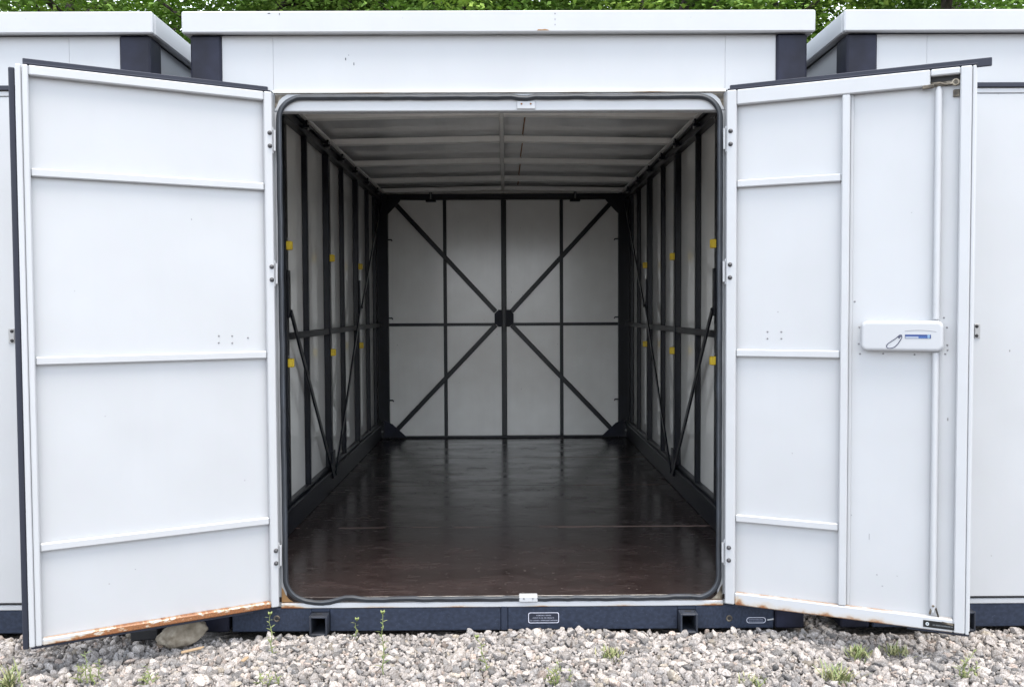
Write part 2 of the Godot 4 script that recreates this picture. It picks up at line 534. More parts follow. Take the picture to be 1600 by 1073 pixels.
# ---------------------------------------------------------------- inside of the open container
func inside(root: Node3D) -> void:
	var B := -4.48
	var zs := [-0.014, -1.160, -2.280, -3.370, -4.46]
	for i in 4:
		var st := mb()
		bx(st, Vector3(0, 0.126, (zs[i] + zs[i + 1]) / 2), Vector3(2.20, 0.02, zs[i] - zs[i + 1] - 0.003), 0.0015, Basis(Vector3.UP, PI if i % 2 else 0.0), true)
		var fb := put("floor_board", st, M.floor, root)
		if i == 3: continue
		rng.seed = 60 + i
		var we := mb()
		var x := -1.09
		while x < 1.08:
			var ln := rng.randf_range(0.02, 0.16)
			var strong := (0.9 if x > 0.2 else 0.55) * (1.0 if i == 0 else 0.4)
			if rng.randf() < strong:
				var w := rng.randf_range(0.008, 0.017) * (1.5 if x > 0.2 else 0.7) * (1.0 if i == 0 else 0.6)
				bb(we, Vector3(x, 0.1355, zs[i + 1] - 0.001), Vector3(minf(x + ln, 1.09), 0.1366, zs[i + 1] + w), 0.0003)
			x += ln
		put("worn_edge", we, M.bare_ply, fb).set_meta("kind", "stuff")
	# side walls
	var posts := [[-0.45, 0.03], [-1.005, 0.055], [-1.53, 0.03], [-2.12, 0.058], [-2.66, 0.032], [-3.22, 0.055], [-3.79, 0.032], [-4.20, 0.032]]
	for s in [-1.0, 1.0]:
		var edges := [-0.11]
		for p in posts: edges.append(p[0])
		edges.append(B - 0.02)
		for i in edges.size() - 1:
			box_part("wall_panel", Vector3(s * 1.118, 0.28, edges[i + 1] + 0.001), Vector3(s * 1.14, 2.33, edges[i] - 0.001), M.inner, root, 0.002)
		for p in posts:
			var wide: bool = p[1] > 0.05
			box_part("wall_post", Vector3(s * (1.078 if wide else 1.086), 0.29, p[0] - p[1] / 2), Vector3(s * 1.117, 2.245, p[0] + p[1] / 2), M.steel, root, 0.004)
		var tr := mb()
		bb(tr, Vector3(s * 1.070, 2.243, -0.1), Vector3(s * 1.120, 2.300, B), 0.004)
		bb(tr, Vector3(s * 1.052, 2.285, -0.1), Vector3(s * 1.0695, 2.298, B), 0.003)
		put("top_rail", tr, M.steel, root)
		box_part("cove_strip", Vector3(s * 1.035, 2.3005, -0.1), Vector3(s * 1.14, 2.312, B), M.rib, root, 0.002)
		var br := mb()
		bb(br, Vector3(s * 1.085, 0.137, -0.1), Vector3(s * 1.145, 0.298, B), 0.005)
		bb(br, Vector3(s * 1.066, 0.262, -0.1), Vector3(s * 1.0845, 0.280, B), 0.003)
		put("base_rail", br, M.steel, root)
		bar_part("mid_rail", Vector3(s * 1.092, 1.146, -0.98), Vector3(s * 1.092, 1.146, B), 0.036, 0.018, Vector3(s, 0, 0), M.steel, root)
		bar_part("cross_brace", Vector3(s * 1.066, 1.27, -1.02), Vector3(s * 1.066, 0.24, -2.085), 0.036, 0.010, Vector3(s, 0, 0), M.steel, root)
		bar_part("cross_brace", Vector3(s * 1.066, 0.24, -2.155), Vector3(s * 1.066, 1.30, -3.215), 0.034, 0.010, Vector3(s, 0, 0), M.steel, root)
		bar_part("cross_brace", Vector3(s * 1.060, 1.30, -3.235), Vector3(s * 1.066, 2.20, -4.36), 0.030, 0.010, Vector3(s, 0, 0), M.steel, root)
		for g in [[1.36, -1.005, 0.24], [0.31, -2.12, 0.17], [1.38, -3.22, 0.24]]:
			bar_part("brace_plate", Vector3(s * 1.072, g[0] - g[2] / 2, g[1]), Vector3(s * 1.072, g[0] + g[2] / 2, g[1]), 0.085 if g[2] < 0.2 else 0.045, 0.009, Vector3(s, 0, 0), M.steel, root)
		for z in [-1.005, -2.12, -3.22]:
			for y in [1.603, 1.014]:
				var st := mb()
				bx(st, Vector3(s * 1.066, y, z), Vector3(0.026, 0.044, 0.046), 0.004)
				bx(st, Vector3(s * 1.0515, y, z + 0.014), Vector3(0.010, 0.040, 0.010), 0.002)
				var yk := put("tie_bracket", st, M.yellow, root)
				var bs := mb()
				dome(bs, Vector3(s * 1.0765, y + 0.033, z), 0.006, 0.006, Basis(Vector3.UP, -s * PI / 2))
				put("bolt", bs, M.zinc, yk)
		for b in [[0.225, -2.16], [0.205, -4.40]]:
			var st := mb()
			dome(st, Vector3(s * 1.084, b[0], b[1]), 0.012, 0.016, Basis(Vector3.UP, -s * PI / 2))
			put("bolt", st, M.zinc, root)
		# clamps that hold the roof to the top rail
		for z in [-1.36, -1.93, -2.42, -2.95, -3.5, -4.05]:
			var st := mb()
			bb(st, Vector3(s * 1.03, 2.258, z - 0.025), Vector3(s * 1.069, 2.272, z + 0.025), 0.002)
			bb(st, Vector3(s * 1.042, 2.272, z - 0.008), Vector3(s * 1.054, 2.318, z + 0.008), 0.002)
			var cl := put("roof_clamp", st, M.steel, root)
			var bs := mb()
			tube(bs, [Vector3(s * 1.038, 2.245, z + 0.012), Vector3(s * 1.038, 2.288, z + 0.012)], [0.006], 8)
			put("bolt", bs, M.zinc, cl)
	# back wall
	var bxs := [-1.14, -0.518, 0.004, 0.516, 1.14]
	for i in 4:
		box_part("back_panel", Vector3(bxs[i] + 0.001, 0.13, B - 0.03), Vector3(bxs[i + 1] - 0.001, 2.33, B - 0.012), M.back, root, 0.002)
	for p in [[-0.518, 0.030], [0.004, 0.046], [0.516, 0.030]]:
		box_part("back_post", Vector3(p[0] - p[1] / 2, 0.155, B - 0.0115), Vector3(p[0] + p[1] / 2, 2.245, B + (0.02 if p[1] > 0.04 else 0.008)), M.steel, root, 0.004)
	for s in [-1.0, 1.0]:
		box_part("corner_frame", Vector3(s * 1.018, 0.137, B - 0.0115), Vector3(s * 1.1175, 2.30, B + 0.045), M.steel, root, 0.005)
		bar_part("back_rail", Vector3(s * 0.07, 1.146, B + 0.012), Vector3(s * 1.018, 1.146, B + 0.012), 0.026, 0.010, Vector3(0, 0, 1), M.steel, root)
		bar_part("diagonal_brace", Vector3(s * 0.07, 1.26, B + 0.028), Vector3(s * 0.945, 2.205, B + 0.028), 0.040, 0.016, Vector3(0, 0, 1), M.steel, root)
		bar_part("diagonal_brace", Vector3(s * 0.07, 1.14, B + 0.028), Vector3(s * 0.965, 0.20, B + 0.028), 0.040, 0.016, Vector3(0, 0, 1), M.steel, root)
		var g1 := mb()
		prism(g1, [Vector2(s * 1.02, 2.25), Vector2(s * 0.895, 2.25), Vector2(s * 0.915, 2.225), Vector2(s * 0.985, 2.15), Vector2(s * 1.02, 2.115)], B + 0.038, B + 0.048)
		put("corner_gusset", g1, M.steel, root)
		var g2 := mb()
		prism(g2, [Vector2(s * 1.06, 0.15), Vector2(s * 0.865, 0.15), Vector2(s * 0.99, 0.265), Vector2(s * 1.06, 0.30)], B + 0.046, B + 0.056)
		put("corner_gusset", g2, M.navy, root)
		for y in [1.897, 1.206, 0.476]:
			var st := mb()
			tube(st, [Vector3(s * 1.02, y, B + 0.03), Vector3(s * 0.988, y, B + 0.03), Vector3(s * 0.982, y - 0.012, B + 0.03)], [0.006], 6)
			put("hook", st, M.steel, root)
		var hb := mb()
		bb(hb, Vector3(s * 0.635 - 0.045, 2.226, B + 0.01), Vector3(s * 0.635 + 0.045, 2.2445, B + 0.06), 0.003)
		bb(hb, Vector3(s * 0.635 - 0.012, 2.2445, B + 0.046), Vector3(s * 0.635 + 0.012, 2.33, B + 0.058), 0.002)
		var rc := put("roof_clamp", hb, M.steel, root)
		var bs := mb()
		tube(bs, [Vector3(s * 0.635, 2.25, B + 0.066), Vector3(s * 0.635, 2.35, B + 0.066)], [0.006], 8)
		put("bolt", bs, M.zinc, rc)
	box_part("back_beam", Vector3(-1.0175, 2.246, B - 0.0115), Vector3(1.0175, 2.297, B + 0.035), M.steel, root, 0.005)
	box_part("back_beam", Vector3(-1.0175, 0.1365, B - 0.0115), Vector3(1.0175, 0.154, B + 0.035), M.steel, root, 0.004)
	var pl := mb()
	prism(pl, [Vector2(-0.08, 1.16), Vector2(-0.045, 1.126), Vector2(0.053, 1.126), Vector2(0.088, 1.16), Vector2(0.088, 1.24), Vector2(0.053, 1.275), Vector2(-0.045, 1.275), Vector2(-0.08, 1.24)], B + 0.037, B + 0.047)
	put("centre_plate", pl, M.navy, root)
	box_part("back_post", Vector3(-0.012, 1.10, B + 0.0475), Vector3(0.020, 1.30, B + 0.058), M.steel, root, 0.004)
	# ceiling: ribs rise a little to the middle beam, sheets between them
	var rz := [-0.55, -1.36, -2.12, -2.94, -3.79, -4.40]
	for z in rz:
		for s in [-1.0, 1.0]:
			var a := Vector3(s * 1.10, 2.318, z); var b := Vector3(s * 0.0135, 2.338, z)
			bar_part("ceiling_rib", a, b, 0.036, 0.062, Vector3(0, 0, 1), M.rib, root)
	box_part("ceiling_beam", Vector3(-0.013, 2.324, B - 0.01), Vector3(0.013, 2.372, -0.09), M.rib, root, 0.004)
	var cz := [-0.05] + rz + [B - 0.02]
	for i in cz.size() - 1:
		for s in [-1.0, 1.0]:
			var st := mb()
			# four strips with a slight sag between ribs
			for k in 6:
				var x0: float = lerpf(0.0, 1.16, k / 6.0); var x1: float = lerpf(0.0, 1.16, (k + 1) / 6.0)
				for j in 3:
					var z0: float = lerpf(cz[i], cz[i + 1], j / 3.0); var z1: float = lerpf(cz[i], cz[i + 1], (j + 1) / 3.0)
					var f := func(x: float, z: float) -> Vector3:
						var t: float = (z - cz[i]) / (cz[i + 1] - cz[i])
						return Vector3(s * x, 2.373 - 0.016 * x / 1.16 - 0.008 * sin(t * PI) * (0.6 + 0.4 * sin(x * 5.0 + i * 2.0 + s)), z)
					quad(st, f.call(x0, z0), f.call(x1, z0), f.call(x1, z1), f.call(x0, z1))
			var cp := put("ceiling_sheet", st, M.ceiling, root)
			if s > 0 and i > 0 and i < 6:
				var sd := mb()
				tube(sd, [Vector3(0.135, 2.364, cz[i] - 0.03), Vector3(0.132, 2.358, (cz[i] + cz[i + 1]) / 2), Vector3(0.13, 2.364, cz[i + 1] + 0.03)], [0.0045], 6)
				put("seam", sd, M.rust, cp)

func bar_part(called: String, a: Vector3, b: Vector3, w: float, d: float, up: Vector3, m: Material, parent: Node) -> MeshInstance3D:
	var st := mb()
	bar(st, a, b, w, d, up)
	return put(called, st, m, parent)

func opening(root: Node3D) -> void:
	# header, jambs and sill of the doorway
	box_part("door_header", Vector3(-0.881, 2.053, -0.06), Vector3(0.881, 2.1215, -0.0105), M.white, root, 0.003)
	for s in [-1.0, 1.0]:
		box_part("door_jamb", Vector3(s * 0.860, 0.136, -0.018), Vector3(s * 0.8815, 2.0525, -0.0120), M.white, root, 0.003)
		box_part("door_jamb", Vector3(s * 0.8820, 0.0955, -0.062), Vector3(s * 1.12, 2.13, -0.0505), M.white, root, 0.003)
	box_part("sill", Vector3(-0.881, 0.0945, -0.03), Vector3(0.881, 0.1155, -0.001), M.rust_sill, root, 0.003)
	box_part("sill", Vector3(-0.881, 0.0945, -0.06), Vector3(0.881, 0.1155, -0.0305), M.rust_sill, root, 0.003)
	# rubber seal round the opening; it sags a little at the bottom left and over the latch plate
	var path := []
	var pts := round_rect(-0.861, 0.128, 0.862, 2.105, 0.085, 10)
	var n := pts.size()
	var sg := noise(9, 3.0, 2)
	for i in n:
		var a: Vector2 = pts[i]
		var b: Vector2 = pts[(i + 1) % n]
		var m := maxi(1, int(a.distance_to(b) / 0.03))
		for k in m:
			var p := a.lerp(b, float(k) / m)
			if p.y < 0.2:
				p.y -= 0.011 * exp(-pow((p.x + 0.72) / 0.07, 2.0)) - 0.008 * exp(-pow((p.x + 0.62) / 0.05, 2.0)) - 0.006 * exp(-pow((p.x - 0.72) / 0.06, 2.0))
				p.y += 0.004 * sg.get_noise_1d(p.x * 3.0)
			elif p.y > 2.0:
				p.y -= 0.006 * exp(-pow((p.x - 0.10) / 0.03, 4.0))
				p.y += 0.002 * sg.get_noise_1d(p.x * 3.0 + 50.0)
			else:
				p.x += 0.0015 * sg.get_noise_1d(p.y * 2.0 + 100.0 * signf(p.x))
			path.append(Vector3(p.x, p.y, -0.003))
	var st := mb()
	tube(st, path, [0.0108], 10, true, false, Vector2(0.7, 1.0), Vector3(0, 0, 1))
	var inner := []
	for p in path: inner.append(Vector3(p.x, p.y, 0.004) + Vector3(-signf(p.x) * 0.004 if absf(p.x) > 0.8 else 0.0, 0.004 if p.y < 0.3 else 0.0, 0))
	tube(st, inner, [0.0045], 8, true, false, Vector2.ONE, Vector3(0, 0, 1))
	put("door_seal", st, M.rubber, root)
	for y in [[2.058, 2.090], [0.1165, 0.1395]]:
		var lp := mb()
		bb(lp, Vector3(0.066, y[0], -0.034), Vector3(0.140, y[1], -0.004 if y[0] > 1.0 else 0.009), 0.003)
		var plate := put("latch_plate", lp, M.white, root)
		for x in [0.085, 0.121]:
			var hs := mb()
			dome(hs, Vector3(x, (y[0] + y[1]) / 2 + 0.004, -0.0042 if y[0] > 1.0 else 0.0088), 0.004, 0.003)
			put("screw", hs, M.rust if y[0] > 1.0 else M.screw, plate)
	for p in [[-0.898, 0.054], [0.905, 0.042]]:
		var hs := mb()
		var ring := []
		for k in 16: ring.append(Vector3(p[0] + 0.010 * cos(TAU * k / 16), p[1] + 0.010 * sin(TAU * k / 16), -0.0035))
		tube(hs, ring, [0.0035], 6, true)
		var h := put("drain_hole", hs, M.worn, root)
		var ds := mb()
		dome(ds, Vector3(p[0], p[1], -0.0055), 0.0085, 0.002)
		put("hole", ds, M.dark, h)
	var ls := mb()
	quad(ls, Vector3(0.101, 0.028, -0.002), Vector3(0.226, 0.028, -0.002), Vector3(0.226, 0.073, -0.002), Vector3(0.101, 0.073, -0.002))
	bb(ls, Vector3(0.1012, 0.0282, -0.0042), Vector3(0.2258, 0.0728, -0.0024), 0.0005)
	put("label_plate", ls, M.label, root)
	var ps := mb()
	quad(ps, Vector3(0.973, 0.022, -0.002), Vector3(1.052, 0.022, -0.002), Vector3(1.052, 0.047, -0.002), Vector3(0.973, 0.047, -0.002))
	bb(ps, Vector3(0.9732, 0.0222, -0.0042), Vector3(1.0518, 0.0468, -0.0024), 0.0005)
	put("label_plate", ps, M.pill, root)
	var pm := mb()
	bar(pm, Vector3(1.058, 0.0345, -0.0035), Vector3(1.084, 0.038, -0.0035), 0.005, 0.002, Vector3(0, 0, 1), 0.0005)
	put("paint_mark", pm, M.white, root)
	# chipped paint
	for q in [[-0.600, 2.255, -0.012, 0.004, 0.010], [-0.568, 2.236, -0.012, 0.003, 0.011], [-0.588, 2.270, -0.012, 0.003, 0.003], [-0.885, 2.418, 0.030, 0.010, 0.004], [-0.845, 2.415, 0.030, 0.003, 0.008], [0.2150, 2.414, 0.030, 0.003, 0.006], [0.2150, 2.392, 0.030, 0.002, 0.008], [0.2150, 2.372, 0.030, 0.002, 0.006]]:
		box_part("paint_chip", Vector3(q[0] - q[3] / 2, q[1] - q[4] / 2, q[2] - 0.001), Vector3(q[0] + q[3] / 2, q[1] + q[4] / 2, q[2] + 0.0006), M.bolt, root, 0.0002)
	var rsp := mb()
	prism(rsp, [Vector2(0.145, 2.350), Vector2(0.192, 2.350), Vector2(0.188, 2.353), Vector2(0.176, 2.356), Vector2(0.165, 2.354), Vector2(0.150, 2.355)], 0.0295, 0.0305)
	put("rust_spot", rsp, M.rust_pale, root)
	# worn flakes of paint in the upper corners of the frame
	for s in [-1.0, 1.0]:
		var ws := mb()
		prism(ws, [Vector2(s * 0.877, 2.118), Vector2(s * 0.83, 2.118), Vector2(s * 0.848, 2.108), Vector2(s * 0.862, 2.094), Vector2(s * 0.87, 2.075), Vector2(s * 0.877, 2.062)], -0.0118, -0.0100)
		put("corner_filler", ws, M.worn, root)
		var rs := mb()
		prism(rs, [Vector2(s * 0.879, 0.118), Vector2(s * 0.832, 0.118), Vector2(s * 0.850, 0.130), Vector2(s * 0.865, 0.150), Vector2(s * 0.8705, 0.165), Vector2(s * 0.879, 0.178)], -0.0118, -0.0100)
		put("corner_filler", rs, M.rust_pale if s < 0 else M.worn, root)

# ---------------------------------------------------------------- an open door leaf, seen from its inner face
func open_door(root: Node3D, s: float, th: float) -> void:
	# local x = s * distance from the hinge, y up, z towards the viewer
	var panel := mb()
	bb(panel, Vector3(s * 0.004, 0.112, -0.052), Vector3(s * 0.866, 2.118, -0.030), 0.003)
	var d := put("door", panel, M.sheet, root)
	d.position = Vector3(s * 0.878, 0, 0.03)
	d.rotation.y = -s * th
	d.set_meta("label", "open left door leaf with three rails" if s < 0 else "open right door leaf with lock rod and lock cover")
	var X := func(u: float, v: float, w: float) -> Vector3: return Vector3(s * u, v, w)
	var left := s < 0
	var hs := 0.031 if left else 0.038       # hinge stile
	var os := 0.829 if left else 0.812       # outer stile starts
	var tr := 2.085 if left else 2.061       # top rail underside
	var brt := 0.136 if left else 0.160
	var stile := mb()
	bb(stile, X.call(0.0, 0.112, -0.0295), X.call(hs, 2.1195, 0.0), 0.004)
	put("stile", stile, M.white, d)
	var outer := mb()
	bb(outer, X.call(os, 0.112, -0.0295), X.call(0.849, 2.1195, 0.0), 0.004)
	bb(outer, X.call(0.8505, 0.110, -0.050), X.call(0.869 if left else 0.862, 2.1195, -0.003), 0.004)
	put("stile", outer, M.white, d)
	var top := mb()
	if left:
		bb(top, X.call(hs + 0.0005, tr, -0.0292), X.call(os - 0.0005, 2.119, -0.001), 0.004)
	else:
		bb(top, X.call(hs + 0.0005, tr, -0.0292), X.call(0.716, 2.119, -0.001), 0.004)
		bb(top, X.call(0.717, 2.095, -0.0292), X.call(os - 0.0005, 2.119, -0.001), 0.004)
	put("top_rail", top, M.white, d)
	var bot := mb()
	bb(bot, X.call(hs + 0.0005, 0.112, -0.0292), X.call(os - 0.0005, brt, -0.001), 0.004)
	var bp := put("bottom_rail", bot, M.rust_left if left else M.rust_right, d)
	bp.set_meta("label", "rusty bottom rail")
	for y in [1.742, 1.092, 0.440] if left else [1.745, 1.089, 0.439]:
		var st := mb()
		bb(st, X.call(hs + 0.0005, y, -0.0295), X.call((os if left else 0.421) - 0.0005, y + 0.029, -0.010), 0.004)
		put("rail", st, M.white, d)
	# dark weather strips on the outer edges
	var strip := mb()
	bar(strip, X.call(0.004, 2.134, -0.050), X.call(0.845 if left else 0.912, 2.136, -0.050), 0.030, 0.010, Vector3(0, 0, 1))
	bar(strip, X.call(0.004, 2.1235, -0.030), X.call(0.845 if left else 0.866, 2.1235, -0.030), 0.005, 0.052, Vector3(0, 0, 1), 0.002)
	put("weather_strip", strip, M.flash, d)
	if left:
		var sd := mb()
		bb(sd, X.call(0.8695, 0.098, -0.056), X.call(0.889, 2.112, -0.030), 0.003)
		put("weather_strip", sd, M.flash, d)
	var lo := mb()
	bb(lo, X.call(0.10 if left else 0.66, 0.101, -0.050), X.call(0.864, 0.1105, -0.012), 0.002)
	put("weather_strip", lo, M.flash, d)
	# hinge knuckles and their bolts
	for y in [1.937, 1.422, 0.312]:
		var hk := mb()
		tube(hk, [X.call(-0.010, y - 0.04, -0.016), X.call(-0.010, y + 0.04, -0.012)], [0.0055], 10)
		bb(hk, X.call(-0.008, y - 0.05, -0.026), X.call(0.001, y + 0.05, -0.016), 0.001)
		put("hinge", hk, M.white, d)
		for dy in [0.025, -0.025]:
			var bo := mb()
			dome(bo, X.call(0.011 if left else 0.016, y + dy, 0.0), 0.0092, 0.007)
			dome(bo, X.call(0.011 if left else 0.016, y + dy, 0.005), 0.005, 0.006)
			put("hinge_bolt", bo, M.bolt, d)
	var holes := [[0.208, 1.182], [0.209, 1.156], [0.159, 1.181], [0.159, 1.154], [0.099, 1.173]] if left else [[0.155, 1.186], [0.207, 1.186], [0.155, 1.160], [0.207, 1.160], [0.45, 0.24], [0.47, 1.30]]
	for h in holes:
		var st := mb()
		dome(st, X.call(h[0], h[1], -0.030), 0.0038, 0.002)
		put("screw", st, M.screw, d)
	for q in ([[0.30, 1.62, 0.003, 0.006], [0.52, 0.33, 0.004, 0.003], [0.12, 0.62, 0.003, 0.004], [0.70, 1.35, 0.002, 0.004], [0.61, 0.90, 0.005, 0.002]] if left else [[0.528, 0.425, 0.002, 0.022], [0.556, 0.285, 0.005, 0.004], [0.575, 0.245, 0.006, 0.003], [0.625, 0.288, 0.003, 0.003], [0.465, 0.50, 0.003, 0.005], [0.66, 1.62, 0.003, 0.003], [0.25, 0.72, 0.003, 0.004]]):
		var st := mb()
		bb(st, X.call(q[0] - q[2] / 2, q[1] - q[3] / 2, -0.031), X.call(q[0] + q[2] / 2, q[1] + q[3] / 2, -0.0294), 0.0003)
		put("paint_chip", st, M.grey_print, d)
	if left:
		return
	# right leaf only: mullion, lock rod, lock cover, top bracket, label
	var mu := mb()
	bb(mu, Vector3(0.4215, brt + 0.0005, -0.0295), Vector3(0.450, tr - 0.0005, -0.002), 0.004)
	bb(mu, Vector3(0.4505, brt + 0.0005, -0.0295), Vector3(0.461, tr - 0.0005, -0.022), 0.003)
	put("mullion", mu, M.white, d)
	var rod := mb()
	tube(rod, [Vector3(0.744, 1.235, -0.014), Vector3(0.744, 2.045, -0.014), Vector3(0.744, 2.058, -0.014)], [0.0118, 0.0118, 0.007], 14)
	tube(rod, [Vector3(0.745, 0.175, -0.014), Vector3(0.745, 0.20, -0.014), Vector3(0.744, 1.115, -0.014)], [0.006, 0.0115, 0.0115], 14)
	put("lock_rod", rod, M.white, d)
	var cover := mb()
	soft_slab(cover, 0.494, 1.119, 0.769, 1.229, 0.022, -0.030, 0.012, 0.012)
	put("lock_cover", cover, M.plastic, d)
	for p in [[0.487, 1.205], [0.485, 1.143], [0.780, 1.205], [0.782, 1.142], [0.57, 1.108], [0.675, 1.106], [0.49, 1.106], [0.776, 1.110], [0.783, 1.124], [0.77, 1.24]]:
		var st := mb()
		dome(st, Vector3(p[0], p[1], -0.0300), 0.0036, 0.002)
		put("screw", st, M.screw, d)
	var hand := mb()
	var loop := []
	var ctrl := [Vector2(0.628, 1.179), Vector2(0.633, 1.171), Vector2(0.628, 1.160), Vector2(0.617, 1.143), Vector2(0.605, 1.133), Vector2(0.591, 1.130), Vector2(0.583, 1.134), Vector2(0.583, 1.142), Vector2(0.592, 1.151), Vector2(0.610, 1.164)]
	for i in ctrl.size():
		for k in 4:
			var t := k / 4.0
			var q: Vector2 = ctrl[i].cubic_interpolate(ctrl[(i + 1) % ctrl.size()], ctrl[(i - 1 + ctrl.size()) % ctrl.size()], ctrl[(i + 2) % ctrl.size()], t)
			loop.append(Vector3(q.x, q.y, 0.0125))
	tube(hand, loop, [0.0016], 6, true, false, Vector2.ONE, Vector3(0, 0, 1))
	bar(hand, Vector3(0.621, 1.168, 0.0125), Vector3(0.629, 1.176, 0.0125), 0.007, 0.002)
	put("handle_outline", hand, M.ink, d)
	var stk := mb()
	quad(stk, Vector3(0.643, 1.166, 0.0128), Vector3(0.728, 1.166, 0.0128), Vector3(0.728, 1.180, 0.0128), Vector3(0.643, 1.180, 0.0128))
	put("sticker", stk, M.sticker, d)
	var slot := mb()
	var arc := []
	for k in 9:
		var t := k / 8.0
		arc.append(Vector3(lerpf(0.642, 0.745, t), 1.193 + 0.004 * sin(t * PI) - 0.002 * t, 0.0118))
	tube(slot, arc, [0.0013], 5, false, true, Vector2.ONE, Vector3(0, 0, 1))
	put("crease", slot, M.grey_print, d)
	# bracket in the notch of the top rail
	var nb := mb()
	bb(nb, Vector3(0.717, 2.062, -0.0295), Vector3(0.811, 2.090, -0.024), 0.001)
	put("notch_plate", nb, M.worn, d)
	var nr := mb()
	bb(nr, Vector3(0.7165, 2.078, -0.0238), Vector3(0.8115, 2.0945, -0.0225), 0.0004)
	put("notch_shade", nr, M.dark, d)  # dark strip painted for the shade inside the cut rail, no real opening
	var bk := mb()
	bar(bk, Vector3(0.690, 2.058, -0.004), Vector3(0.728, 2.060, -0.004), 0.014, 0.010)
	bar(bk, Vector3(0.724, 2.063, -0.006), Vector3(0.745, 2.070, -0.006), 0.006, 0.010)
	bar(bk, Vector3(0.744, 2.070, -0.006), Vector3(0.766, 2.062, -0.006), 0.006, 0.010)
	bar(bk, Vector3(0.764, 2.061, -0.006), Vector3(0.788, 2.064, -0.006), 0.007, 0.012)
	var ring := []
	for k in 14: ring.append(Vector3(0.797 + 0.010 * cos(TAU * k / 14), 2.067 + 0.010 * sin(TAU * k / 14), -0.008))
	tube(bk, ring, [0.0035], 6, true, false, Vector2.ONE, Vector3(0, 0, 1))
	put("rod_bracket", bk, M.worn, d)
	var kp := mb()
	bb(kp, Vector3(0.790, 2.020, -0.0295), Vector3(0.811, 2.045, -0.020), 0.002)
	put("keeper", kp, M.worn, d)
	var ft := mb()
	bar(ft, Vector3(0.735, 0.166, -0.012), Vector3(0.742, 0.192, -0.012), 0.007, 0.010)
	bar(ft, Vector3(0.755, 0.192, -0.012), Vector3(0.764, 0.160, -0.012), 0.006, 0.010)
	dome(ft, Vector3(0.746, 0.2, -0.004), 0.005, 0.004)
	put("rod_bracket", ft, M.worn, d)
	var lb := mb()
	bb(lb, Vector3(0.714, 0.122, -0.0008), Vector3(0.816, 0.147, 0.0012), 0.0006)
	put("label_plate", lb, M.black_label, d)
	var tape := mb()
	bar(tape, Vector3(0.775, 0.146, 0.001), Vector3(0.812, 0.142, 0.001), 0.006, 0.002)
	put("cable_tie", tape, M.worn, d)

# ---------------------------------------------------------------- closed leaves for the neighbours
func closed_doors(root: Node3D) -> void:
	box_part("door_header", Vector3(-0.881, 2.053, -0.09), Vector3(0.881, 2.1215, -0.030), M.white, root)
	box_part("sill", Vector3(-0.881, 0.0945, -0.10), Vector3(0.881, 0.1155, -0.001), M.white, root)
	for s in [-1.0, 1.0]:
		var st := mb()
		bb(st, Vector3(s * 0.002, 0.126, -0.029), Vector3(s * 0.866, 2.110, 0.006), 0.003)
		var d := put("door", st, M.sheet, root)
		var e := mb()
		bb(e, Vector3(s * 0.002, 2.1115, -0.02), Vector3(s * 0.868, 2.130, 0.008), 0.002)
		put("top_rail", e, M.white, d)
		var f := mb()
		bb(f, Vector3(s * 0.0, 2.1325, -0.003), Vector3(s * 0.90, 2.151, 0.016), 0.002)
		put("weather_strip", f, M.flash, d)
		var l := mb()
		bb(l, Vector3(s * 0.002, 0.1195, -0.015), Vector3(s * 0.866, 0.1255, 0.002), 0.001)
		put("weather_strip", l, M.dark, d)
		var h := mb()
		var lx := 0.682 if s < 0 else 0.644
		bb(h, Vector3(s * (lx - 0.014), 1.155, 0.0055), Vector3(s * (lx + 0.008), 1.212, 0.010), 0.002)
		var hp := put("lock_plate", h, M.zinc, d)
		hp.set_meta("label", "small metal plate on the closed door")
		for y in [1.165, 1.202]:
			var b := mb()
			dome(b, Vector3(s * lx, y, 0.010), 0.007, 0.005)
			put("bolt", b, M.dark, d)
	for s in [-1.0, 1.0]:
		box_part("cover_strip", Vector3(s * 0.8675, 0.118, -0.0195), Vector3(s * 1.0805, 2.128, 0.004), M.sheet, root)

